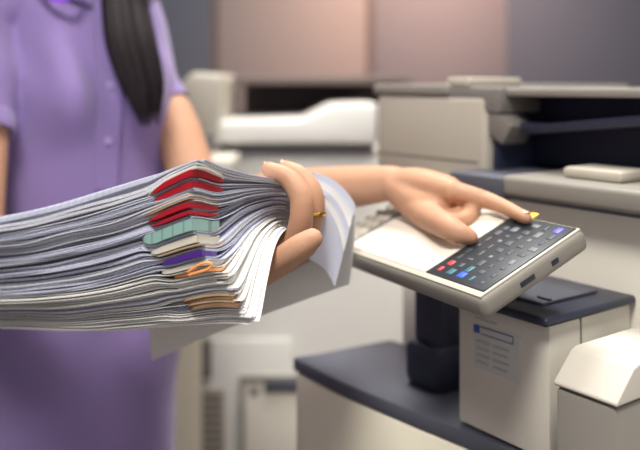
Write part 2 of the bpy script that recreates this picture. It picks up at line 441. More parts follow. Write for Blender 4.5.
def desk():
    # counter unit: outline in world x, y
    zt = -.355
    a = lambda aa, bb: tuple(A.w(aa, bb, 0))[:2]
    fr = catmull([(-.036, 1.045), (.02, .965), (.089, .885), (.150, .818), (.20, .756), a(.012, .062)], 5)
    pts = [tuple(p) for p in fr] + [a(.012, .2295), a(-.362, .2295), (.098, 1.118), (.0, 1.062)]
    b = np.mean(np.array(pts), 0)
    c = empty('counter_cabinet', (b[0], b[1], 0), 'cream cabinet with curved front and dark slate counter top', 'cabinet')
    from_bm('counter_top', prism_bm([(x, y, CAMZ + zt - .018) for x, y in pts], [(x, y, CAMZ + zt) for x, y in pts], .004, 2), M['slate'], c)
    ctr = np.array(b)
    q = [tuple(np.array(p) + (ctr - np.array(p)) * .03) for p in pts]
    from_bm('cabinet_body', prism_bm([(x, y, 0.0) for x, y in q], [(x, y, CAMZ + zt - .0185) for x, y in q], .003, 2), M['cream'], c)
desk()

# ------------------------------------------------------------------ the machine in the background
def back_machine():
    D = 1.85
    X = lambda px: (px - 320) / F * D
    Z = lambda py: -(py - HY) / F * D
    c = empty('background_printer', (X(300), D + .3, 0), 'pale multifunction printer standing blurred behind the stack of papers', 'printer')
    from_bm('main_body', W.box(X(206), X(440), D, D + .6, -CAMZ, Z(150), .008), M['pale_grey'], c)
    from_bm('scan_lid', W.front([(X(212), Z(143)), (X(376), Z(143)), (X(376), Z(103)), (X(330), Z(104)), (X(300), Z(119)), (X(212), Z(121))], D - .05, D + .45, .008, 3), M['pale_grey'], c)
    from_bm('lid_gap', W.box(X(222), X(374), D - .015, D + .45, Z(150), Z(143), .001), M['slate'], c)
    from_bm('feeder_back', W.box(X(226), X(420), D + .451, D + .58, Z(150), Z(78), .006), M['umber'], c)  # dark colour paints in the shade of the open feeder
    from_bm('feeder_roof', W.box(X(226), X(420), D + .15, D + .58, Z(84), Z(75), .006), M['seam'], c)
    from_bm('feeder_head', W.front([(X(182), Z(140)), (X(222), Z(140)), (X(226), Z(74)), (X(196), Z(72)), (X(184), Z(84))], D - .06, D + .3, .015, 4), M['beige'], c)
    from_bm('side_tray', W.box(X(196), X(243), D - .22, D - .062, Z(163), Z(150), .006), M['beige_light'], c)
    from_bm('tray_hinge', W.box(X(196), X(218), D - .12, D - .062, Z(148), Z(132), .008), M['slate'], c)
    vt = from_bm('lower_door', W.box(X(206), X(292), D - .012, D - .0005, -CAMZ, Z(338), .004), M['pale_grey'], c)
    from_bm('door_seam', W.box(X(203), X(212), D - .016, D - .0125, Z(376), Z(338), .001), M['midgrey'], vt)
    g = from_bm('vent_grille', W.box(X(202), X(226), D - .018, D - .0125, Z(560), Z(386), .001), M['beige'], vt)
    for i in range(20):
        y = 390 + i * 8
        from_bm('vent_slot', W.box(X(204), X(224), D - .0195, D - .0178, Z(y + 4), Z(y), 0), M['midgrey'], g)
    dr = from_bm('paper_drawer', W.box(X(242), X(330), D - .022, D - .0125, Z(560), Z(374), .004), M['beige_light'], c)
    fr = W.box(X(240), X(246), D - .025, D - .0222, Z(560), Z(372), .001); W.box(X(246), X(300), D - .025, D - .0222, Z(378), Z(372), .001, bm=fr)
    from_bm('drawer_frame', fr, M['beige_grey'], dr)
    from_bm('drawer_handle', W.box(X(265), X(300), D - .029, D - .0222, Z(388), Z(376), .002), M['slate'], dr)
    from_bm('drawer_mark', W.box(X(251), X(259), D - .0235, D - .0222, Z(392), Z(384), .001), M['midgrey'], dr)
    e = empty('side_cabinet', (X(185), D + .2, 0), 'narrow cream cabinet left of the background printer, behind the woman', 'cabinet')
    from_bm('cabinet_body', W.box(X(120), X(203), D - .02, D + .5, -CAMZ, Z(170), .006), M['cream'], e)
    from_bm('cabinet_cap', W.box(X(119), X(203.5), D - .025, D + .5, Z(169), Z(160), .003), M['beige_light'], e)
back_machine()

# ------------------------------------------------------------------ the stack of documents
K0 = np.array((-.087, .66)); S_ = np.array((-.838, .545)); T_ = np.array((.545, .838))
ST = np.array([-.07, 0, .06, .12, .2, .25, .34])
SPX = [dict(q=0, y=[160, 158, 173, 188, 205, 213, 222]), dict(q=1, y=[216, 216, 233, 248, 261, 266, 271]),
       dict(q=2, y=[252, 250, 264, 279, 289, 292, 294]), dict(q=3, y=[330, 324, 328, 332, 333, 331, 329])]
TT = np.array([-.04, 0, .017, .04, .06, .09, .124, .17, .215, .27])
TPX = [[156, 158, 164, 169, 173, 177, 183, 190, 208, 232], [216, 216, 218, 213, 205, 198, 195, 203, 221, 243],
       [250, 250, 250, 243, 230, 216, 209, 217, 236, 257], [326, 324, 322, 284, 254, 234, 228, 238, 262, 283]]
def zy(y, d): return -(np.array(y) - HY) * d / F
ZS = np.array([zy(c['y'], .66 + .545 * ST) for c in SPX])      # 4 x stations
ZT = np.array([zy(c, .66 + .838 * TT) for c in TPX])
def interp(x, xs, ys):
    # smooth (monotone-ish) interpolation
    xs = np.asarray(xs); m = np.gradient(ys, xs)
    x = np.clip(x, xs[0], xs[-1]); i = np.clip(np.searchsorted(xs, x) - 1, 0, len(xs) - 2)
    h = xs[i + 1] - xs[i]; t = (x - xs[i]) / h
    return ((2 * t**3 - 3 * t**2 + 1) * ys[i] + (t**3 - 2 * t**2 + t) * h * m[i] + (-2 * t**3 + 3 * t**2) * ys[i + 1] + (t**3 - t**2) * h * m[i + 1])
i0s = 1; i0t = 1
def seg_field(s, t):
    """bottom height and the three zone thicknesses at plan point s, t"""
    zb = interp(s, ST, ZS[3]) + interp(t, TT, ZT[3]) - ZS[3][i0s]
    th = []
    for k in range(3):
        ds = interp(s, ST, ZS[k] - ZS[k + 1]); dt = interp(t, TT, ZT[k] - ZT[k + 1]); d0 = ZS[k][i0s] - ZS[k + 1][i0s]
        th.append(np.maximum(ds * dt / d0, .004))
    return zb, th

# layers top to bottom: kind, thickness in photo rows at the near corner, colour, options
L = []
def add(kind, h, gap=.45, **k): L.append(dict(kind=kind, h=h, gap=gap, **k))
def whites(n, h, gap=.5):
    for i in range(n):
        hh = h * random.uniform(.7, 1.4)
        add('white', hh, gap * random.choice([.3, .4, .5, .7, 2.4]))
zone_marks = []
whites(5, 1.0)
add('cream', 3.0)
add('red', 8.5, tag='topmost')
whites(4, 1.0)
add('red', 8.5, tag='second')
whites(4, 1.0)
add('tan', 1.8); whites(2, 1.3); add('tan', 1.8)
whites(3, 1.0)
add('red', 7.0, tag='third')
whites(3, .8)
add('red', 4.5, tag='lowest')
whites(4, 1.0)
zone_marks.append(len(L))
add('teal', 11)
whites(4, 1.0)
add('cream', 6.5)
whites(1, 1); add('tan', 1.6); whites(4, 1.2)
zone_marks.append(len(L))
add('purple', 6.5)
whites(3, 1.2)
add('cream', 6)
whites(2, 1)
add('orange', 4.5)
whites(20, 1.1)
add('tan', 3.2); add('brown', 3.6); whites(1, .8); add('tan', 2.6); add('brown', 5.5)
whites(11, 1.3)
zones = [(0, zone_marks[0]), (zone_marks[0], zone_marks[1]), (zone_marks[1], len(L))]
YK = [(158, 200), (166, 195), (180, 190), (216, 190), (240, 198), (265, 209), (292, 229), (312, 241), (324, 247)]
CLR = {'red', 'teal', 'purple', 'orange', 'cream', 'tan', 'brown'}

def fade(kind, s, t, zone):
    """coloured folders are bulky only at their corner; elsewhere the white sheets fill the height"""
    if kind == 'white':
        return np.ones_like(s)
    if kind == 'top': return 1 + 2.6 * np.clip(s / .05, 0, 1) ** 1.2
    w = {'brown': .16, 'tan': .12}.get(kind, .0)
    f = lambda x, x0, x1, lo: lo + (1 - lo) * (1 - np.clip((x - x0) / (x1 - x0), 0, 1) ** 2 * (3 - 2 * np.clip((x - x0) / (x1 - x0), 0, 1)))
    x0 = {'teal': .052, 'cream': .046, 'purple': .040, 'orange': .040, 'brown': .046, 'tan': .046}.get(kind, .04)
    x1 = x0 + .028
    return f(s, x0, x1, .08) * f(t, .0, .046, .10)

gap_ph = [rng.uniform(0, 6.28, 6) for _ in L]
def boundaries(s, t):
    """tops and bottoms (heights) of every layer at plan points s, t"""
    zb, th = seg_field(s, t)
    tops, bots = [None] * len(L), [None] * len(L)
    z = zb.copy()
    for zi in (2, 1, 0):
        i0, i1 = zones[zi]
        ws = []
        for i in range(i0, i1):
            l = L[i]; p = gap_ph[i]
            f = l['h'] * fade('top' if i < 5 else l['kind'], s, t, zi)
            nz = .5 + .5 * (np.sin(s * 21 + t * 13 + p[0]) * np.sin(s * 29 - t * 9 + p[1]) )
            g = l['gap'] * (.35 + 1.5 * np.clip(nz, 0, 1) ** 2)
            ws.append((f, g))
        tot = sum(f + g for f, g in ws)
        sc = th[zi] / tot
        for i in range(i1 - 1, i0 - 1, -1):
            f, g = ws[i - i0]
            z = z + g * sc * .999; bots[i] = z.copy()
            z = z + f * sc; tops[i] = z.copy()
    return tops, bots

ORD = ['first', 'second', 'third', 'fourth', 'fifth', 'sixth', 'seventh', 'eighth', 'ninth', 'tenth', 'eleventh', 'twelfth', 'thirteenth',
       'fourteenth', 'fifteenth', 'sixteenth', 'seventeenth', 'eighteenth', 'nineteenth', 'twentieth']

def stack():
    # y at the near corner for each layer (to place its corner left or right)
    mids = []
    ys = [158.0, 216.0, 250.0, 324.0]
    for zi, (i0, i1) in enumerate(zones):
        tot = sum(L[i]['h'] + L[i]['gap'] for i in range(i0, i1)); y = ys[zi]
        for i in range(i0, i1):
            mids.append(y + L[i]['h'] / 2 / tot * (ys[zi + 1] - ys[zi])); y += (L[i]['h'] + L[i]['gap']) / tot * (ys[zi + 1] - ys[zi])
    counts = {}
    mark = 'top of the held stack'; nth = 0
    for i, l in enumerate(L):
        y = mids[i]; px = np.interp(y, [a for a, _ in YK], [b_ for _, b_ in YK])
        off = np.array(((px - 320) / F * .66 - K0[0], 0.0))
        ds, dt = off @ S_, off @ T_
        kind = l['kind']
        phi = rng.normal(0, .006)
        ls, lt = .335, np.interp(y, [160, 215, 260, 320], [.228, .215, .190, .142])
        ds += rng.normal(0, .0014); dt += rng.normal(0, .0012)
        if kind == 'white':
            ls += rng.normal(0, .002)
            dt += rng.choice([0, 0, .0015, .004]); wild = np.interp(y, [200, 260], [.4, 1.0]); ds += rng.normal(0, .0042) * wild; phi += rng.normal(0, .014) * wild
            if y > 308: ds -= .0005 * (y - 308) ; phi -= .0
        else:
            phi = -.035 if kind in ('red', 'purple', 'orange', 'teal') else -.02     # corner sticks out, edge dips under
            ds -= .002; dt -= .0035
            lt -= .02
        na, nb = 40, 30
        ga = (np.linspace(0, 1, na) ** 1.5); gb = (np.linspace(0, 1, nb) ** 1.3)
        if kind in CLR:
            ls = {'red': .12, 'teal': .12, 'cream': .13, 'purple': .12, 'orange': .12}.get(kind, .2)
        aa, bb = np.meshgrid(ga * ls, gb * lt, indexing='ij')
        # wavy outline
        dtw = .0005 * np.sin(aa * 40 + i * 1.7) * (1 - bb / lt)
        s = ds + aa * math.cos(phi) - (bb + dtw) * math.sin(phi) * -1 * 0 + bb * math.sin(phi) * 0
        t = dt + (bb + dtw) - aa * math.sin(phi)
        s = s + bb * math.sin(phi) * .5 + np.interp(y, [200, 250, 324], [.0, .16, .40]) * bb
        if kind in CLR:                       # only the corner shows: both edges swing into the stack
            sa, sb = {'red': (.040, .036), 'teal': (.056, .034), 'cream': (.050, .030), 'purple': (.040, .020), 'orange': (.040, .022), 'tan': (.046, .034), 'brown': (.046, .024)}[kind]
            sa += rng.uniform(-.003, .003)
            ss = lambda v: np.clip(v, 0, 1) ** 1.6
            t = t + .030 * ss((aa - sa) / .030)
            s = s + .030 * ss((bb - sb) / .030)
        tops, bots = boundaries(s, t)
        zt, zb = tops[i], bots[i]
        if kind == 'white' and i in (0,):
            pass
        x = K0[0] + s * S_[0] + t * T_[0]; yy = K0[1] + s * S_[1] + t * T_[1]
        vt = np.stack([x, yy, zt + CAMZ], -1).reshape(-1, 3); vb = np.stack([x, yy, zb + CAMZ], -1).reshape(-1, 3)
        verts = np.concatenate([vt, vb]); n1 = na * nb
        faces, uvs = [], []
        I = lambda p, q: p * nb + q
        for p in range(na - 1):
            for q in range(nb - 1):
                faces.append((I(p, q), I(p, q + 1), I(p + 1, q + 1), I(p + 1, q))[::-1]); uvs.append([(.5, 5.5)] * 4)
                faces.append((n1 + I(p, q), n1 + I(p, q + 1), n1 + I(p + 1, q + 1), n1 + I(p + 1, q))); uvs.append([(.5, 5.5)] * 4)
        loop = [I(p, 0) for p in range(na)] + [I(na - 1, q) for q in range(1, nb)] + [I(p, nb - 1) for p in range(na - 2, -1, -1)] + [I(0, q) for q in range(nb - 2, 0, -1)]
        m_ = len(loop)
        for k in range(m_):
            a_, c_ = loop[k], loop[(k + 1) % m_]
            faces.append((a_, c_, n1 + c_, n1 + a_)[::-1])
            u0, u1 = k / m_, (k + 1) / m_
            hv = min(1.0, l['h'] / 2.0)
            uvs.append([(u0, 0), (u0, hv), (u1, hv), (u1, 0)][::-1])
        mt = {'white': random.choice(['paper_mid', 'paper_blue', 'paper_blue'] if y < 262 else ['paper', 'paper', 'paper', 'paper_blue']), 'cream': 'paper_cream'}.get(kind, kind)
        nm = {'white': 'paper_document', 'cream': 'card_folder', 'tan': 'manila_folder', 'brown': 'brown_folder'}.get(kind, kind + '_folder')
        o = obj(nm, verts, faces, M[mt], None, True, uvs, 35)
        if kind == 'white':
            nth += 1
            w = ORD[nth - 1]
            where = 'from the ' + mark if mark.startswith('top') else 'beneath ' + mark
            tag(o, 'thin white paper document, %s %s' % (w, where), 'document', 'white documents in the held stack')
        else:
            counts[kind] = counts.get(kind, 0) + 1
            n = counts[kind]; nth = 0
            if kind == 'red':
                lab = '%s of the four red plastic folders in the stack' % l['tag']; mark = 'the %s red folder' % l['tag']
            elif kind == 'cream':
                w = ['top cream card folder above the red ones', 'thick cream card folder just below the teal folder', 'cream card folder between the purple and orange folders'][n - 1]
                lab = w; mark = ['the top cream folder', 'the thick cream folder', 'the lower cream folder'][n - 1]
            elif kind == 'tan':
                lab = ['tan manila folder, upper of the pair between red folders', 'tan manila folder, lower of the pair between red folders', 'thin tan manila folder above the purple folder',
                       'tan manila folder on top of the brown ones near the bottom', 'tan manila folder sandwiched between two brown folders'][n - 1]
                mark = ['the upper tan folder', 'the lower tan folder', 'the thin tan folder', 'the tan folder over brown', 'the sandwiched tan folder'][n - 1]
            elif kind == 'brown':
                lab = ['upper brown card folder near the bottom of the stack', 'lowest thick brown card folder near the stack bottom'][n - 1]
                mark = ['the upper brown folder', 'the lowest brown folder'][n - 1]
            else:
                lab = {'teal': 'pale teal folder with scored lines in mid stack', 'purple': 'bright purple plastic folder in the stack', 'orange': 'pale orange folder with a looped clip in the stack'}[kind]
                mark = 'the %s folder' % kind
            tag(o, lab, 'folder', 'coloured folders in the held stack')
            if kind == 'orange':
                # looped clip standing out of the corner
                c0 = P(196, 268, .645); c1 = P(211, 263.5, .645)
                vs, fs = [], []
                pts = [P(188, 272, .648), P(200, 264.5, .645), P(208, 262.8, .644), P(211.5, 265, .644), P(208, 269, .644), P(198, 272.5, .645), P(189, 275, .648)]
                tube(pts, [.0012] * 7, vs, fs, 5, 8)
                obj('clip_loop', vs, fs, M['orange'], o)
stack()

def loose():
    """big sheet hanging from under the stack, behind the hand, and a few fanned ends"""
    def sheet(c, name, label, m, bulge=.012, n=22, th=.0006):
        a, b_, c_, d = [np.array(p) for p in c]
        vs, fs = [], []
        nrm = np.cross(b_ - a, d - a); nrm /= np.linalg.norm(nrm)
        for side in (0, 1):
            for i in range(n):
                for j in range(n):
                    u, v = i / (n - 1), j / (n - 1)
                    p = a * (1 - u) * (1 - v) + b_ * u * (1 - v) + c_ * u * v + d * (1 - u) * v
                    p = p + nrm * (bulge * math.sin(math.pi * u) + bulge * .5 * math.sin(3 * u + 2 * v) + side * th)
                    vs.append(p)
        I = lambda s, i, j: s * n * n + i * n + j
        for i in range(n - 1):
            for j in range(n - 1):
                fs.append((I(0, i, j), I(0, i + 1, j), I(0, i + 1, j + 1), I(0, i, j + 1))); fs.append((I(1, i, j), I(1, i, j + 1), I(1, i + 1, j + 1), I(1, i + 1, j)))
        lp = [(i, 0) for i in range(n)] + [(n - 1, j) for j in range(1, n)] + [(i, n - 1) for i in range(n - 2, -1, -1)] + [(0, j) for j in range(n - 2, 0, -1)]
        for k in range(len(lp)):
            p, q = lp[k], lp[(k + 1) % len(lp)]
            fs.append((I(0, *p), I(1, *p), I(1, *q), I(0, *q)))
        return tag(obj(name, vs, fs, M[m], None, True, None, 35), label, 'paper', 'loose sheets drooping behind the hand')
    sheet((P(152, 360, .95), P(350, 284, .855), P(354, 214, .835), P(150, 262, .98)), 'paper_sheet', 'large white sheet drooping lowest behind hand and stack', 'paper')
    # fanned ends curling out past the fingers
    pos = ['uppermost', 'second', 'third', 'fourth', 'lowest']
    for k in range(5):
        p0, p1, p2 = [np.array(q) for q in ((308, 172 + 6 * k), (338, 173 + 8 * k), (355.5 - 3 * k, 205 + 12 * k))]
        d0 = .832 - .0065 * k
        vs, fs = [], []
        n, m_ = 18, 12
        for side in (0, 1):
            for i in range(n):
                u = i / (n - 1); q = p0 * (1 - u) ** 2 + 2 * p1 * u * (1 - u) + p2 * u * u
                for j in range(m_):
                    v = j / (m_ - 1)
                    vs.append(P(q[0] - 22 * v * (1 - .6 * u), q[1] + 62 * v * (1 - .45 * u), d0 + .0007 * side + .004 * math.sin(3 * v + u)))
        I = lambda s_, i, j: s_ * n * m_ + i * m_ + j
        for i in range(n - 1):
            for j in range(m_ - 1):
                fs.append((I(0, i, j), I(0, i + 1, j), I(0, i + 1, j + 1), I(0, i, j + 1))); fs.append((I(1, i, j), I(1, i, j + 1), I(1, i + 1, j + 1), I(1, i + 1, j)))
        lp = [(i, 0) for i in range(n)] + [(n - 1, j) for j in range(1, m_)] + [(i, m_ - 1) for i in range(n - 2, -1, -1)] + [(0, j) for j in range(m_ - 2, 0, -1)]
        for x in range(len(lp)):
            a, b_ = lp[x], lp[(x + 1) % len(lp)]
            fs.append((I(0, *a), I(1, *a), I(1, *b_), I(0, *b_)))
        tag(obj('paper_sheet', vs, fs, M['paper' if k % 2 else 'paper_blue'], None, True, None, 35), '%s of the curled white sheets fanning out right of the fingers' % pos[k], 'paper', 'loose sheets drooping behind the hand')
loose()

# ------------------------------------------------------------------ the woman
FD = np.array((.55, -.835, 0)); RD = np.array((.835, .55, 0))     # the way she faces, and her left
TC = np.array((-.366, 1.24))
ringz = np.array([.54, .66, .78, .90, 1.00, 1.08, 1.15, 1.21, 1.27, 1.31, 1.345, 1.37])
ringw = np.array([.134, .141, .147, .147, .146, .146, .144, .138, .122, .110, .088, .062])
ringd = np.array([.122, .120, .114, .104, .098, .098, .102, .102, .095, .085, .070, .058])
def surf(z, phi, grow=0.0):
    hw = np.interp(z, ringz, ringw) + grow; hd = np.interp(z, ringz, ringd) + grow
    x = hw * np.sin(phi); y = hd * np.cos(phi)
    bust = .030 * np.exp(-((z - 1.15) / .055) ** 2) * (np.exp(-((x - .062) / .045) ** 2) + np.exp(-((x + .062) / .045) ** 2)) * (np.cos(phi) > 0) * np.clip(np.cos(phi) * 2, 0, 1)
    y = y + bust
    return np.array((TC[0], TC[1], z)) + RD * x + FD * y

SH_L, EL_L, WR_L = P(104, 34, 1.31), P(208, 208, 1.19), P(393, 183, .93)
SH_R, EL_R = P(-26, 18, 1.14), P(-20, 262, 1.02)
WR_R = Vector((-.10, .815, CAMZ - .207))

def woman():
    root = empty('person', (TC[0], TC[1], 0), 'woman in lilac polo shirt holding a paper stack and pressing a copier key', 'person')
    V, Fc = [], []
    T3 = lambda h, s=0.0, f=0.0: np.array((TC[0], TC[1], h)) + RD * s + FD * f
    # trunk, neck and head
    for sgn in (-1, 1):
        tube([T3(.86, sgn * .05), T3(1.0, sgn * .05), T3(1.16, sgn * .052), T3(1.27, sgn * .050)], [.078, .070, .072, .056], V, Fc, seg=18)
        hipj, knee, ank = T3(.82, sgn * .055), T3(.46, sgn * .085, .02), T3(.09, sgn * .085, -.01)
        tube([hipj, (hipj + knee) / 2, knee, (knee + ank) / 2 + FD * -.012, ank], [.070, .062, .052, .050, .034], V, Fc, seg=18)
        tube([ank + np.array((0, 0, -.035)), ank + FD * .07 + np.array((0, 0, -.05)), ank + FD * .15 + np.array((0, 0, -.062))], [.032, .03, .022], V, Fc)
    tube([T3(1.27), T3(1.36, 0, .005), T3(1.43, 0, .012)], [.060, .050, .049], V, Fc, seg=18)
    tube([T3(1.28, -.07), T3(1.30, 0), T3(1.28, .07)], [.050, .055, .050], V, Fc, seg=18)
    hc = T3(1.535, 0, .02)
    tube([hc + np.array((0, 0, -.045)) + FD * .012, hc + np.array((0, 0, .035)) - FD * .008], [.066, .080], V, Fc, seg=24, caps=True)
    tube([hc + np.array((0, 0, -.088)) + FD * .040, hc + np.array((0, 0, -.06)) + FD * .035], [.026, .042], V, Fc, seg=18)
    tube([hc + FD * .082 + np.array((0, 0, .012)), hc + FD * .098 + np.array((0, 0, -.028))], [.007, .012], V, Fc, seg=12)
    for sgn in (-1, 1):
        tube([hc + RD * sgn * .074 + np.array((0, 0, .012)), hc + RD * sgn * .077 + np.array((0, 0, -.03))], [.012, .009], V, Fc, seg=10)
    # her left arm, reaching to the copier (right in the photo)
    tube([SH_L, P(170, 118, 1.255), EL_L, EL_L * .6 + WR_L * .4 + Vector((0, 0, .004)), P(340, 188, .985), WR_L], [.044, .039, .035, .034, .027, .0205], V, Fc, seg=18)
    ta, tb = PF.hit(528, 221)
    tip = above(PF, 526, 218, .0082)
    wr = np.array(WR_L)
    mcp = [P(451, 191, .855), P(449, 187, .876), P(441, 188, .896), P(431, 192, .912)]
    for k, m_ in enumerate(mcp):
        m_ = np.array(m_)
        tube([wr + (m_ - wr) * .03, wr * .5 + m_ * .5 + np.array((0, 0, .003)), m_], [.0175, .0165, .0135 - .0008 * k], V, Fc, seg=14)
    pip = P(489, 201, .838)
    tube([wr, P(420, 203, .885), P(437, 205, .866)], [.0190, .0200, .0170], V, Fc, seg=16)
    tube([mcp[0], P(470, 195, .847), pip, Vector(pip) * .5 + tip * .5 + Vector((0, 0, .001)), tip], [.0122, .0102, .0092, .0078, .0066], V, Fc, seg=14)
    tube([mcp[1], P(466, 199, .868), P(472, 209, .853), above(PF, 467, 217, .0085), above(PF, 457, 221, .008)], [.0125, .0105, .0098, .0085, .0074], V, Fc, seg=14)
    tube([mcp[2], P(455, 201, .886), P(460, 210, .868), above(PF, 455, 218, .009), above(PF, 446, 222, .0085)], [.0122, .0102, .0095, .0083, .0072], V, Fc, seg=14)
    tube([mcp[3], P(444, 203, .898), P(448, 212, .880), above(PF, 443, 219, .010), above(PF, 436, 221, .009)], [.0112, .0090, .0083, .0074, .0064], V, Fc, seg=14)
    tha, thb = PF.hit(469, 238)
    ttip = above(PF, 470, 237, .0086)
    tube([wr + np.array((.006, -.010, -.010)), P(427, 215, .860), above(PF, 446, 226, .020), above(PF, 459, 233, .015), ttip], [.0165, .0160, .0130, .0112, .0085], V, Fc, seg=14)
    # her right arm, carrying the stack (left in the photo)
    tube([SH_R, SH_R * .5 + EL_R * .5, EL_R, EL_R * .6 + WR_R * .4, WR_R], [.050, .041, .037, .036, .0225], V, Fc, seg=18)
    wr = np.array(WR_R)
    mc = [P(297, 240, .750), P(304, 242, .775), P(305, 246, .803), P(305, 250, .822)]
    palm = [P(272, 258, .765), P(272, 262, .785), P(270, 265, .805), P(268, 268, .82)]
    for k in range(4):
        tube([wr + (np.array(palm[k]) - wr) * .05, wr * .5 + np.array(palm[k]) * .5, palm[k], mc[k]], [.0185, .0165, .0155, .0125], V, Fc, seg=14)
    fing = [[(297, 240, .750), (301.5, 216, .742), (300.5, 196, .743), (288, 178, .750), (269, 169.5, .754)],
            [(304, 242, .775), (313, 214, .769), (312, 193, .769), (301, 176, .776), (286, 168, .782)],
            [(305, 246, .803), (314, 216, .803), (313, 198, .803), (305, 182, .806), (295, 176, .812)],
            [(305, 250, .822), (313, 226, .823), (312, 211, .824), (306, 200, .826), (300, 195, .83)]]
    fr = [[.0122, .0114, .0112, .0098, .0080], [.0122, .0114, .0110, .0096, .0080], [.0118, .0106, .01, .0088, .0072], [.0105, .0092, .0086, .0075, .0062]]
    for f_, r_ in zip(fing, fr):
        tube([P(*p) for p in f_], r_, V, Fc, seg=14)
    tube([wr * .4 + np.array(palm[0]) * .6 + np.array((0, 0, -.004)), P(268, 268, .735), P(283, 258.5, .720), P(299, 247.5, .713), P(312, 239, .712)], [.018, .0140, .0122, .0118, .0100], V, Fc, seg=16)
    body = remeshed('body', V, Fc, .0023, M['skin'], root, 5)
    # nails
    def nail(c, ax, up, w_, l_):
        c, ax, up = np.array(c), np.array(ax), np.array(up); ax = ax / np.linalg.norm(ax); c = c - ax * .0020; up = up - ax * up.dot(ax); up /= np.linalg.norm(up); sd = np.cross(ax, up)
        vs, fs = [], []
        n = 8
        for s_ in (0, 1):
            for i in range(n):
                for j in range(n):
                    x, y = (i / (n - 1) * 2 - 1), (j / (n - 1) * 2 - 1)
                    xx = x * math.sqrt(max(0, 1 - y * y * .45)); yy_ = y * math.sqrt(max(0, 1 - x * x * .45))
                    vs.append(c + sd * xx * w_ + ax * yy_ * l_ + up * (-.0018 * xx * xx - .0008 * s_))
        I = lambda s_, i, j: s_ * n * n + i * n + j
        for i in range(n - 1):
            for j in range(n - 1):
                fs.append((I(0, i, j), I(0, i + 1, j), I(0, i + 1, j + 1), I(0, i, j + 1))); fs.append((I(1, i, j), I(1, i, j + 1), I(1, i + 1, j + 1), I(1, i + 1, j)))
        lp = [(i, 0) for i in range(n)] + [(n - 1, j) for j in range(1, n)] + [(i, n - 1) for i in range(n - 2, -1, -1)] + [(0, j) for j in range(n - 2, 0, -1)]
        for k in range(len(lp)):
            p, q = lp[k], lp[(k + 1) % len(lp)]; fs.append((I(0, *p), I(1, *p), I(1, *q), I(0, *q)))
        return obj('fingernail', vs, fs, M['nail'], root)
    d = np.array(P(269, 169.5, .756)) - np.array(P(288, 178, .756))
    nail(np.array(P(269, 169.5, .756)) + np.array((-.002, -.0015, .0066)), d, (0, -.25, 1), .0046, .0050)
    d = np.array(P(286, 168, .784)) - np.array(P(301, 176, .781))
    nail(np.array(P(286, 168, .784)) + np.array((-.002, -.0015, .0070)), d, (0, -.25, 1), .0048, .0050)
    d = np.array(tip) - np.array(pip)
    nail(np.array(tip) + np.array((.001, -.001, .0066)), d, (0, -.1, 1), .0045, .005)
    d = np.array(P(312, 239, .712)) - np.array(P(299, 247.5, .713))
    up = np.array((.80, -.05, .55)); d_ = d / np.linalg.norm(d); up = up - d_ * up.dot(d_); up /= np.linalg.norm(up)
    nail(np.array(P(312, 239, .712)) + up * .0098 - d_ * .001, d, up, .0052, .0056)
    # ring on the second finger
    a_, b_ = np.array(P(313, 214, .769)), np.array(P(312, 193, .769))
    c = a_ + (b_ - a_) * .02; ax = (b_ - a_) / np.linalg.norm(b_ - a_)
    u = np.array((1.0, 0, 0)); u -= ax * u.dot(ax); u /= np.linalg.norm(u); v = np.cross(ax, u)
    vs, fs = [], []
    n, m_ = 36, 10
    for i in range(n):
        t = 2 * math.pi * i / n; o_ = u * math.cos(t) + v * math.sin(t)
        for j in range(m_):
            q = 2 * math.pi * j / m_; vs.append(c + o_ * (.0116 + .0011 * math.cos(q)) + ax * .0020 * math.sin(q))
    for i in range(n):
        for j in range(m_):
            fs.append((i * m_ + j, ((i + 1) % n) * m_ + j, ((i + 1) % n) * m_ + (j + 1) % m_, i * m_ + (j + 1) % m_))
    obj('finger_ring', vs, fs, M['gold'], root)['label'] = 'thin gold ring'

    # --- polo shirt: trunk loft and sleeves grown into one
    V, Fc = [], []
    zs = np.linspace(.54, 1.37, 60); nphi = 64
    for z in zs:
        for k in range(nphi): V.append(surf(z, 2 * math.pi * k / nphi, .006))
    for i in range(len(zs) - 1):
        for k in range(nphi):
            Fc.append((i * nphi + k, i * nphi + (k + 1) % nphi, (i + 1) * nphi + (k + 1) % nphi, (i + 1) * nphi + k))
    Fc.append(tuple(range(nphi))[::-1]); Fc.append(tuple((len(zs) - 1) * nphi + k for k in range(nphi)))
    def sleeve(sh, hem, inner, r0, r1):
        tube([inner, sh, sh * .5 + hem * .5, hem], [r0 * .95, r0, r0 * .97, r1], V, Fc, seg=24, caps=False)
    HEM_L = P(160, 111, 1.265); HEM_R = P(-25, 132, 1.075)
    sleeve(SH_L + Vector((0, 0, .003)), HEM_L, Vector((TC[0] + .06, TC[1] + .04, CAMZ + .12)), .055, .050)
    sleeve(SH_R + Vector((0, 0, .005)), HEM_R, Vector((TC[0] - .06, TC[1] - .04, CAMZ + .13)), .058, .050)
    def folds(co, no):
        rel = co - np.array((TC[0], TC[1], 0)); x = rel @ RD; f = rel @ FD; z = co[:, 2]
        d = .0035 * np.sin(38 * (x * .8 + z * .55) + 2 * np.sin(9 * z)) * np.exp(-((z - 1.0) / .14) ** 2)
        d += .005 * np.sin(30 * (x * .5 - z * .85) + 1.3 * np.sin(14 * x)) * np.exp(-((z - .80) / .13) ** 2)
        d += .004 * np.sin(26 * (x - z * .35)) * np.exp(-((z - .66) / .10) ** 2)
        d += .011 * np.exp(-((x + .085 - (1.30 - z) * .20) / .026) ** 2) * np.exp(-((z - 1.19) / .11) ** 2)
        d -= .006 * np.exp(-((x + .045 - (1.30 - z) * .20) / .018) ** 2) * np.exp(-((z - 1.19) / .10) ** 2)
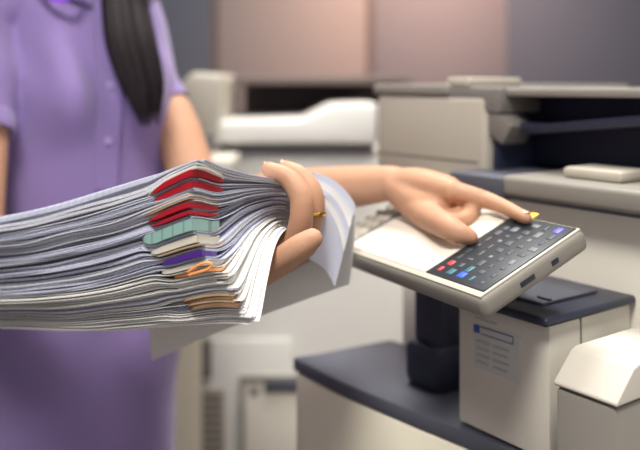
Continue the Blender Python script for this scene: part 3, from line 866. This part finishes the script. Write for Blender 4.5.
        d += .0025 * np.sin(60 * (z + x * .9)) * np.exp(-((np.abs(x) - .13) / .04) ** 2) * np.exp(-((z - 1.19) / .07) ** 2)
        return d * (f > -.2)
    sh = remeshed('polo_shirt', V, Fc, .004, M['shirt'], root, 8, folds)
    # stitched cuffs
    for hem, up in ((HEM_L, SH_L), (HEM_R, SH_R)):
        ax = np.array(up - hem); ax /= np.linalg.norm(ax)
        vs, fs = [], []
        u = np.cross(ax, (0, 0, 1.0)); u /= np.linalg.norm(u); v = np.cross(ax, u)
        prof = [(.0465, -.004), (.0515, -.004), (.0522, .002), (.0522, .018), (.0508, .021), (.0465, .018)]
        n = 40
        for i in range(n):
            t = 2 * math.pi * i / n; o_ = u * math.cos(t) + v * math.sin(t)
            for r_, h_ in prof: vs.append(np.array(hem) + o_ * r_ + ax * h_)
        k = len(prof)
        for i in range(n):
            for j in range(k): fs.append((i * k + j, ((i + 1) % n) * k + j, ((i + 1) % n) * k + (j + 1) % k, i * k + (j + 1) % k))
        obj('cuff', vs, fs, M['shirt'], sh, True, None, 30)
    # placket and buttons down the front
    vs, fs = [], []
    zz = np.linspace(1.02, 1.335, 40); uu = [-.016, -.015, -.008, 0, .008, .015, .016]
    for z in zz:
        hw = np.interp(z, ringz, ringw)
        for k, u_ in enumerate(uu):
            vs.append(surf(z, math.asin(u_ / hw), .006 + (.0065 if 0 < k < 6 else .001)))
    for i in range(len(zz) - 1):
        for j in range(6): fs.append((i * 7 + j, i * 7 + j + 1, (i + 1) * 7 + j + 1, (i + 1) * 7 + j))
    obj('placket', vs, fs, M['shirt'], sh, True, None, 50)
    for z in (1.09, 1.17, 1.25, 1.315):
        c = surf(z, 0, .0135); vs, fs = [], []
        tube([c - FD * .001, c + FD * .0012], [.0052, .0048], vs, fs, 1, 16, caps=False)
        obj('button', vs, fs, M['button'], sh)
    # collar flaps
    for sgn in (-1, 1):
        vs, fs = [], []
        n = 16
        for i in range(n):
            t = i / (n - 1); ph = sgn * (math.pi - .05 - t * (math.pi - .22))
            top = surf(1.368, ph, .004) + np.array((0, 0, .028 - .020 * t))
            drop = .050 + .035 * max(0, t - .7) / .3
            out = surf(1.368 - drop * .95, ph * (1 - .10 * t), .016)
            mid = (top + out) / 2 + (out - np.array((TC[0], TC[1], out[2]))) * .06
            vs += [top, mid, out, out - np.array((0, 0, .003)), mid - np.array((0, 0, .004)), top - np.array((0, 0, .004))]
        for i in range(n - 1):
            for j in range(6): fs.append((i * 6 + j, i * 6 + (j + 1) % 6, (i + 1) * 6 + (j + 1) % 6, (i + 1) * 6 + j))
        fs.append(tuple(range(6))); fs.append(tuple((n - 1) * 6 + j for j in range(6))[::-1])
        obj('collar_flap', vs, fs, M['shirt'], sh, True, None, 60)
    # purple lanyard bit at the neckline
    vs, fs = [], []
    pts = [P(38, -16, 1.118), P(47, -4, 1.112), P(60, .5, 1.11), P(72, -4, 1.112), P(80, -16, 1.118)]
    tube(pts, [.0055] * 5, vs, fs, 5, 12, flat=.6)
    obj('lanyard', vs, fs, M['lanyard'], root)['label'] = 'bright purple cord at the neckline'
    # trousers and shoes
    V, Fc = [], []
    for sgn in (-1, 1):
        hipj, knee, ank = T3(.76, sgn * .050), T3(.46, sgn * .078, .02), T3(.10, sgn * .085, -.005)
        tube([hipj, (hipj + knee) / 2, knee, ank], [.076, .074, .066, .058], V, Fc, seg=22, caps=False)
    tube([T3(.82, -.05), T3(.82, .05)], [.078, .078], V, Fc, seg=22)
    remeshed('trousers', V, Fc, .006, M['trousers'], root, 5)
    for sgn in (-1, 1):
        vs, fs = [], []
        a_ = T3(.0, sgn * .085, -.03)
        tube([a_ + np.array((0, 0, .042)) - FD * .01, a_ + np.array((0, 0, .042)) + FD * .06, a_ + np.array((0, 0, .033)) + FD * .17], [.041, .041, .032], vs, fs, seg=18)
        vs = [np.array((v[0], v[1], max(v[2], .002))) for v in vs]
        obj('shoe', vs, fs, M['shoe'], root)
    # face
    for sgn in (-1, 1):
        for nm, m_, r_, fo in (('eye', 'eye', .0125, .066), ('iris', 'iris', .0062, .0735)):
            vs, fs = [], []
            c = hc + RD * sgn * .031 + FD * fo + np.array((0, 0, .008))
            tube([c - FD * .0005, c + FD * .0005], [r_, r_], vs, fs, 1, 14)
            obj(nm, vs, fs, M[m_], root)
        vs, fs = [], []
        tube([hc + RD * sgn * .016 + FD * .080 + np.array((0, 0, .026)), hc + RD * sgn * .033 + FD * .076 + np.array((0, 0, .031)), hc + RD * sgn * .047 + FD * .062 + np.array((0, 0, .026))], [.002, .003, .0012], vs, fs, 4, 8)
        obj('eyebrow', vs, fs, M['hair'], root)
    vs, fs = [], []
    tube([hc - RD * .021 + FD * .070 + np.array((0, 0, -.057)), hc + FD * .080 + np.array((0, 0, -.056)), hc + RD * .021 + FD * .070 + np.array((0, 0, -.057))], [.002, .0062, .002], vs, fs, 5, 10)
    obj('mouth', vs, fs, M['lips'], root)
    # hair: cap of strands, long lock over her left shoulder
    vs, fs = [], []
    r = np.random.RandomState(4)
    for k in range(150):
        ang = r.uniform(-2.45, 2.45); rad = .088
        dirn = -FD * math.cos(ang) + RD * math.sin(ang)
        crown = hc + np.array((0, 0, .115)) - FD * .01
        p1 = hc + dirn * .06 + np.array((0, 0, .098)); p2 = hc + dirn * (rad + r.uniform(0, .006)) + np.array((0, 0, .02))
        p3 = hc + dirn * (rad * .95) + np.array((0, 0, -.08)); p4 = hc + dirn * (rad * 1.0) - FD * .02 + np.array((0, 0, -.17 - r.uniform(0, .08)))
        if math.cos(ang) < 0 and math.sin(ang) < 0: p4 = p3 + np.array((0, 0, -.03)) - FD * .01
        tube([crown, p1, p2, p3, p4], [.004, .011, .013, .012, .003], vs, fs, 4, 8)
    for k in range(110):
        a = r.uniform(0, 1); b_ = r.uniform(-1, 1)
        # pixel positions of the visible lock: left edge to right edge
        x0 = 106 + a * 37; x1 = 109 + a * 44; x2 = 122 + a * 40; x3 = 141 + a * 17; y3 = r.uniform(88, 128)
        dd = 1.135 + .018 * b_ + .03 * a - .012 * math.sin(math.pi * a)
        st = hc + RD * (.078 + .012 * r.uniform(-1, 1)) + FD * (.03 - .06 * (1 - a)) + np.array((0, 0, -.05))
        up = P(x0 - 4, -48, 1.185 + .015 * b_)
        tube([hc + RD * .06 + np.array((0, 0, .08)), st, up, P(x0, 0, dd + .02), P(x1, 42, dd), P(x2, 84, dd - .004), P(x3, y3, dd)], [.008, .010, .010, .0085, .0065, .0038, .0005], vs, fs, 5, 8)
    obj('hair', vs, fs, M['hair'], root, True, None, 180)
woman()

# ------------------------------------------------------------------ light, camera
w = bpy.data.worlds.new('World'); SC.world = w; w.use_nodes = True
bg = w.node_tree.nodes['Background']; bg.inputs['Color'].default_value = srgb(232, 234, 242); bg.inputs['Strength'].default_value = 0.3

def area(name, loc, target, size, energy, rgb, spread=180):
    l = bpy.data.lights.new(name, 'AREA'); l.shape = 'RECTANGLE'; l.size, l.size_y = size; l.energy = energy; l.color = srgb(*rgb)[:3]; l.spread = math.radians(spread)
    o = bpy.data.objects.new(name, l); COL.objects.link(o); o.location = loc
    o.rotation_euler = (Vector(target) - Vector(loc)).to_track_quat('-Z', 'Y').to_euler()
    return o
area('ceiling_lamp_glow', (-.3, -.25, CAMZ + 1.55), (-.3, -.25, 0), (.58, .58), 56, (255, 250, 242))
area('ceiling_lamp_glow', (.9, .55, CAMZ + 1.55), (.9, .55, 0), (.58, .58), 8, (255, 246, 232))
area('ceiling_lamp_glow', (.1, 1.55, CAMZ + 1.55), (.1, 1.55, 0), (.58, .58), 42, (250, 249, 246))  # added light that lifts the background machine
area('ceiling_lamp_glow', (.45, 2.75, CAMZ + 1.55), (.45, 3.0, .6), (.40, .40), 38, (255, 208, 180), 80)  # added warm light, replaces a lens flare with a wall glow
area('added_fill_light', (.9, -1.49, CAMZ + .62), (-.1, 1.0, CAMZ), (2.6, 1.4), 10, (252, 250, 250))  # added fill from behind the camera, placed in a made-up window

cd = bpy.data.cameras.new('Camera'); cam = bpy.data.objects.new('Camera', cd); COL.objects.link(cam)
cam.location = (0, 0, CAMZ); cam.rotation_euler = (math.pi / 2, 0, 0)
cd.sensor_fit = 'HORIZONTAL'; cd.sensor_width = 36; cd.lens = F * 36 / 640; cd.shift_y = -(225 - HY) / 640
cd.clip_start = .02
cd.dof.use_dof = True; cd.dof.focus_distance = .70; cd.dof.aperture_fstop = 2.8
SC.camera = cam
SC.view_settings.view_transform = 'Standard'; SC.view_settings.look = 'None'
SC.view_settings.gamma = 1; SC.view_settings.use_curve_mapping = False
SC.view_settings.exposure = 0.0
SC.cycles.use_denoising = True
SC.cycles.max_bounces = 8
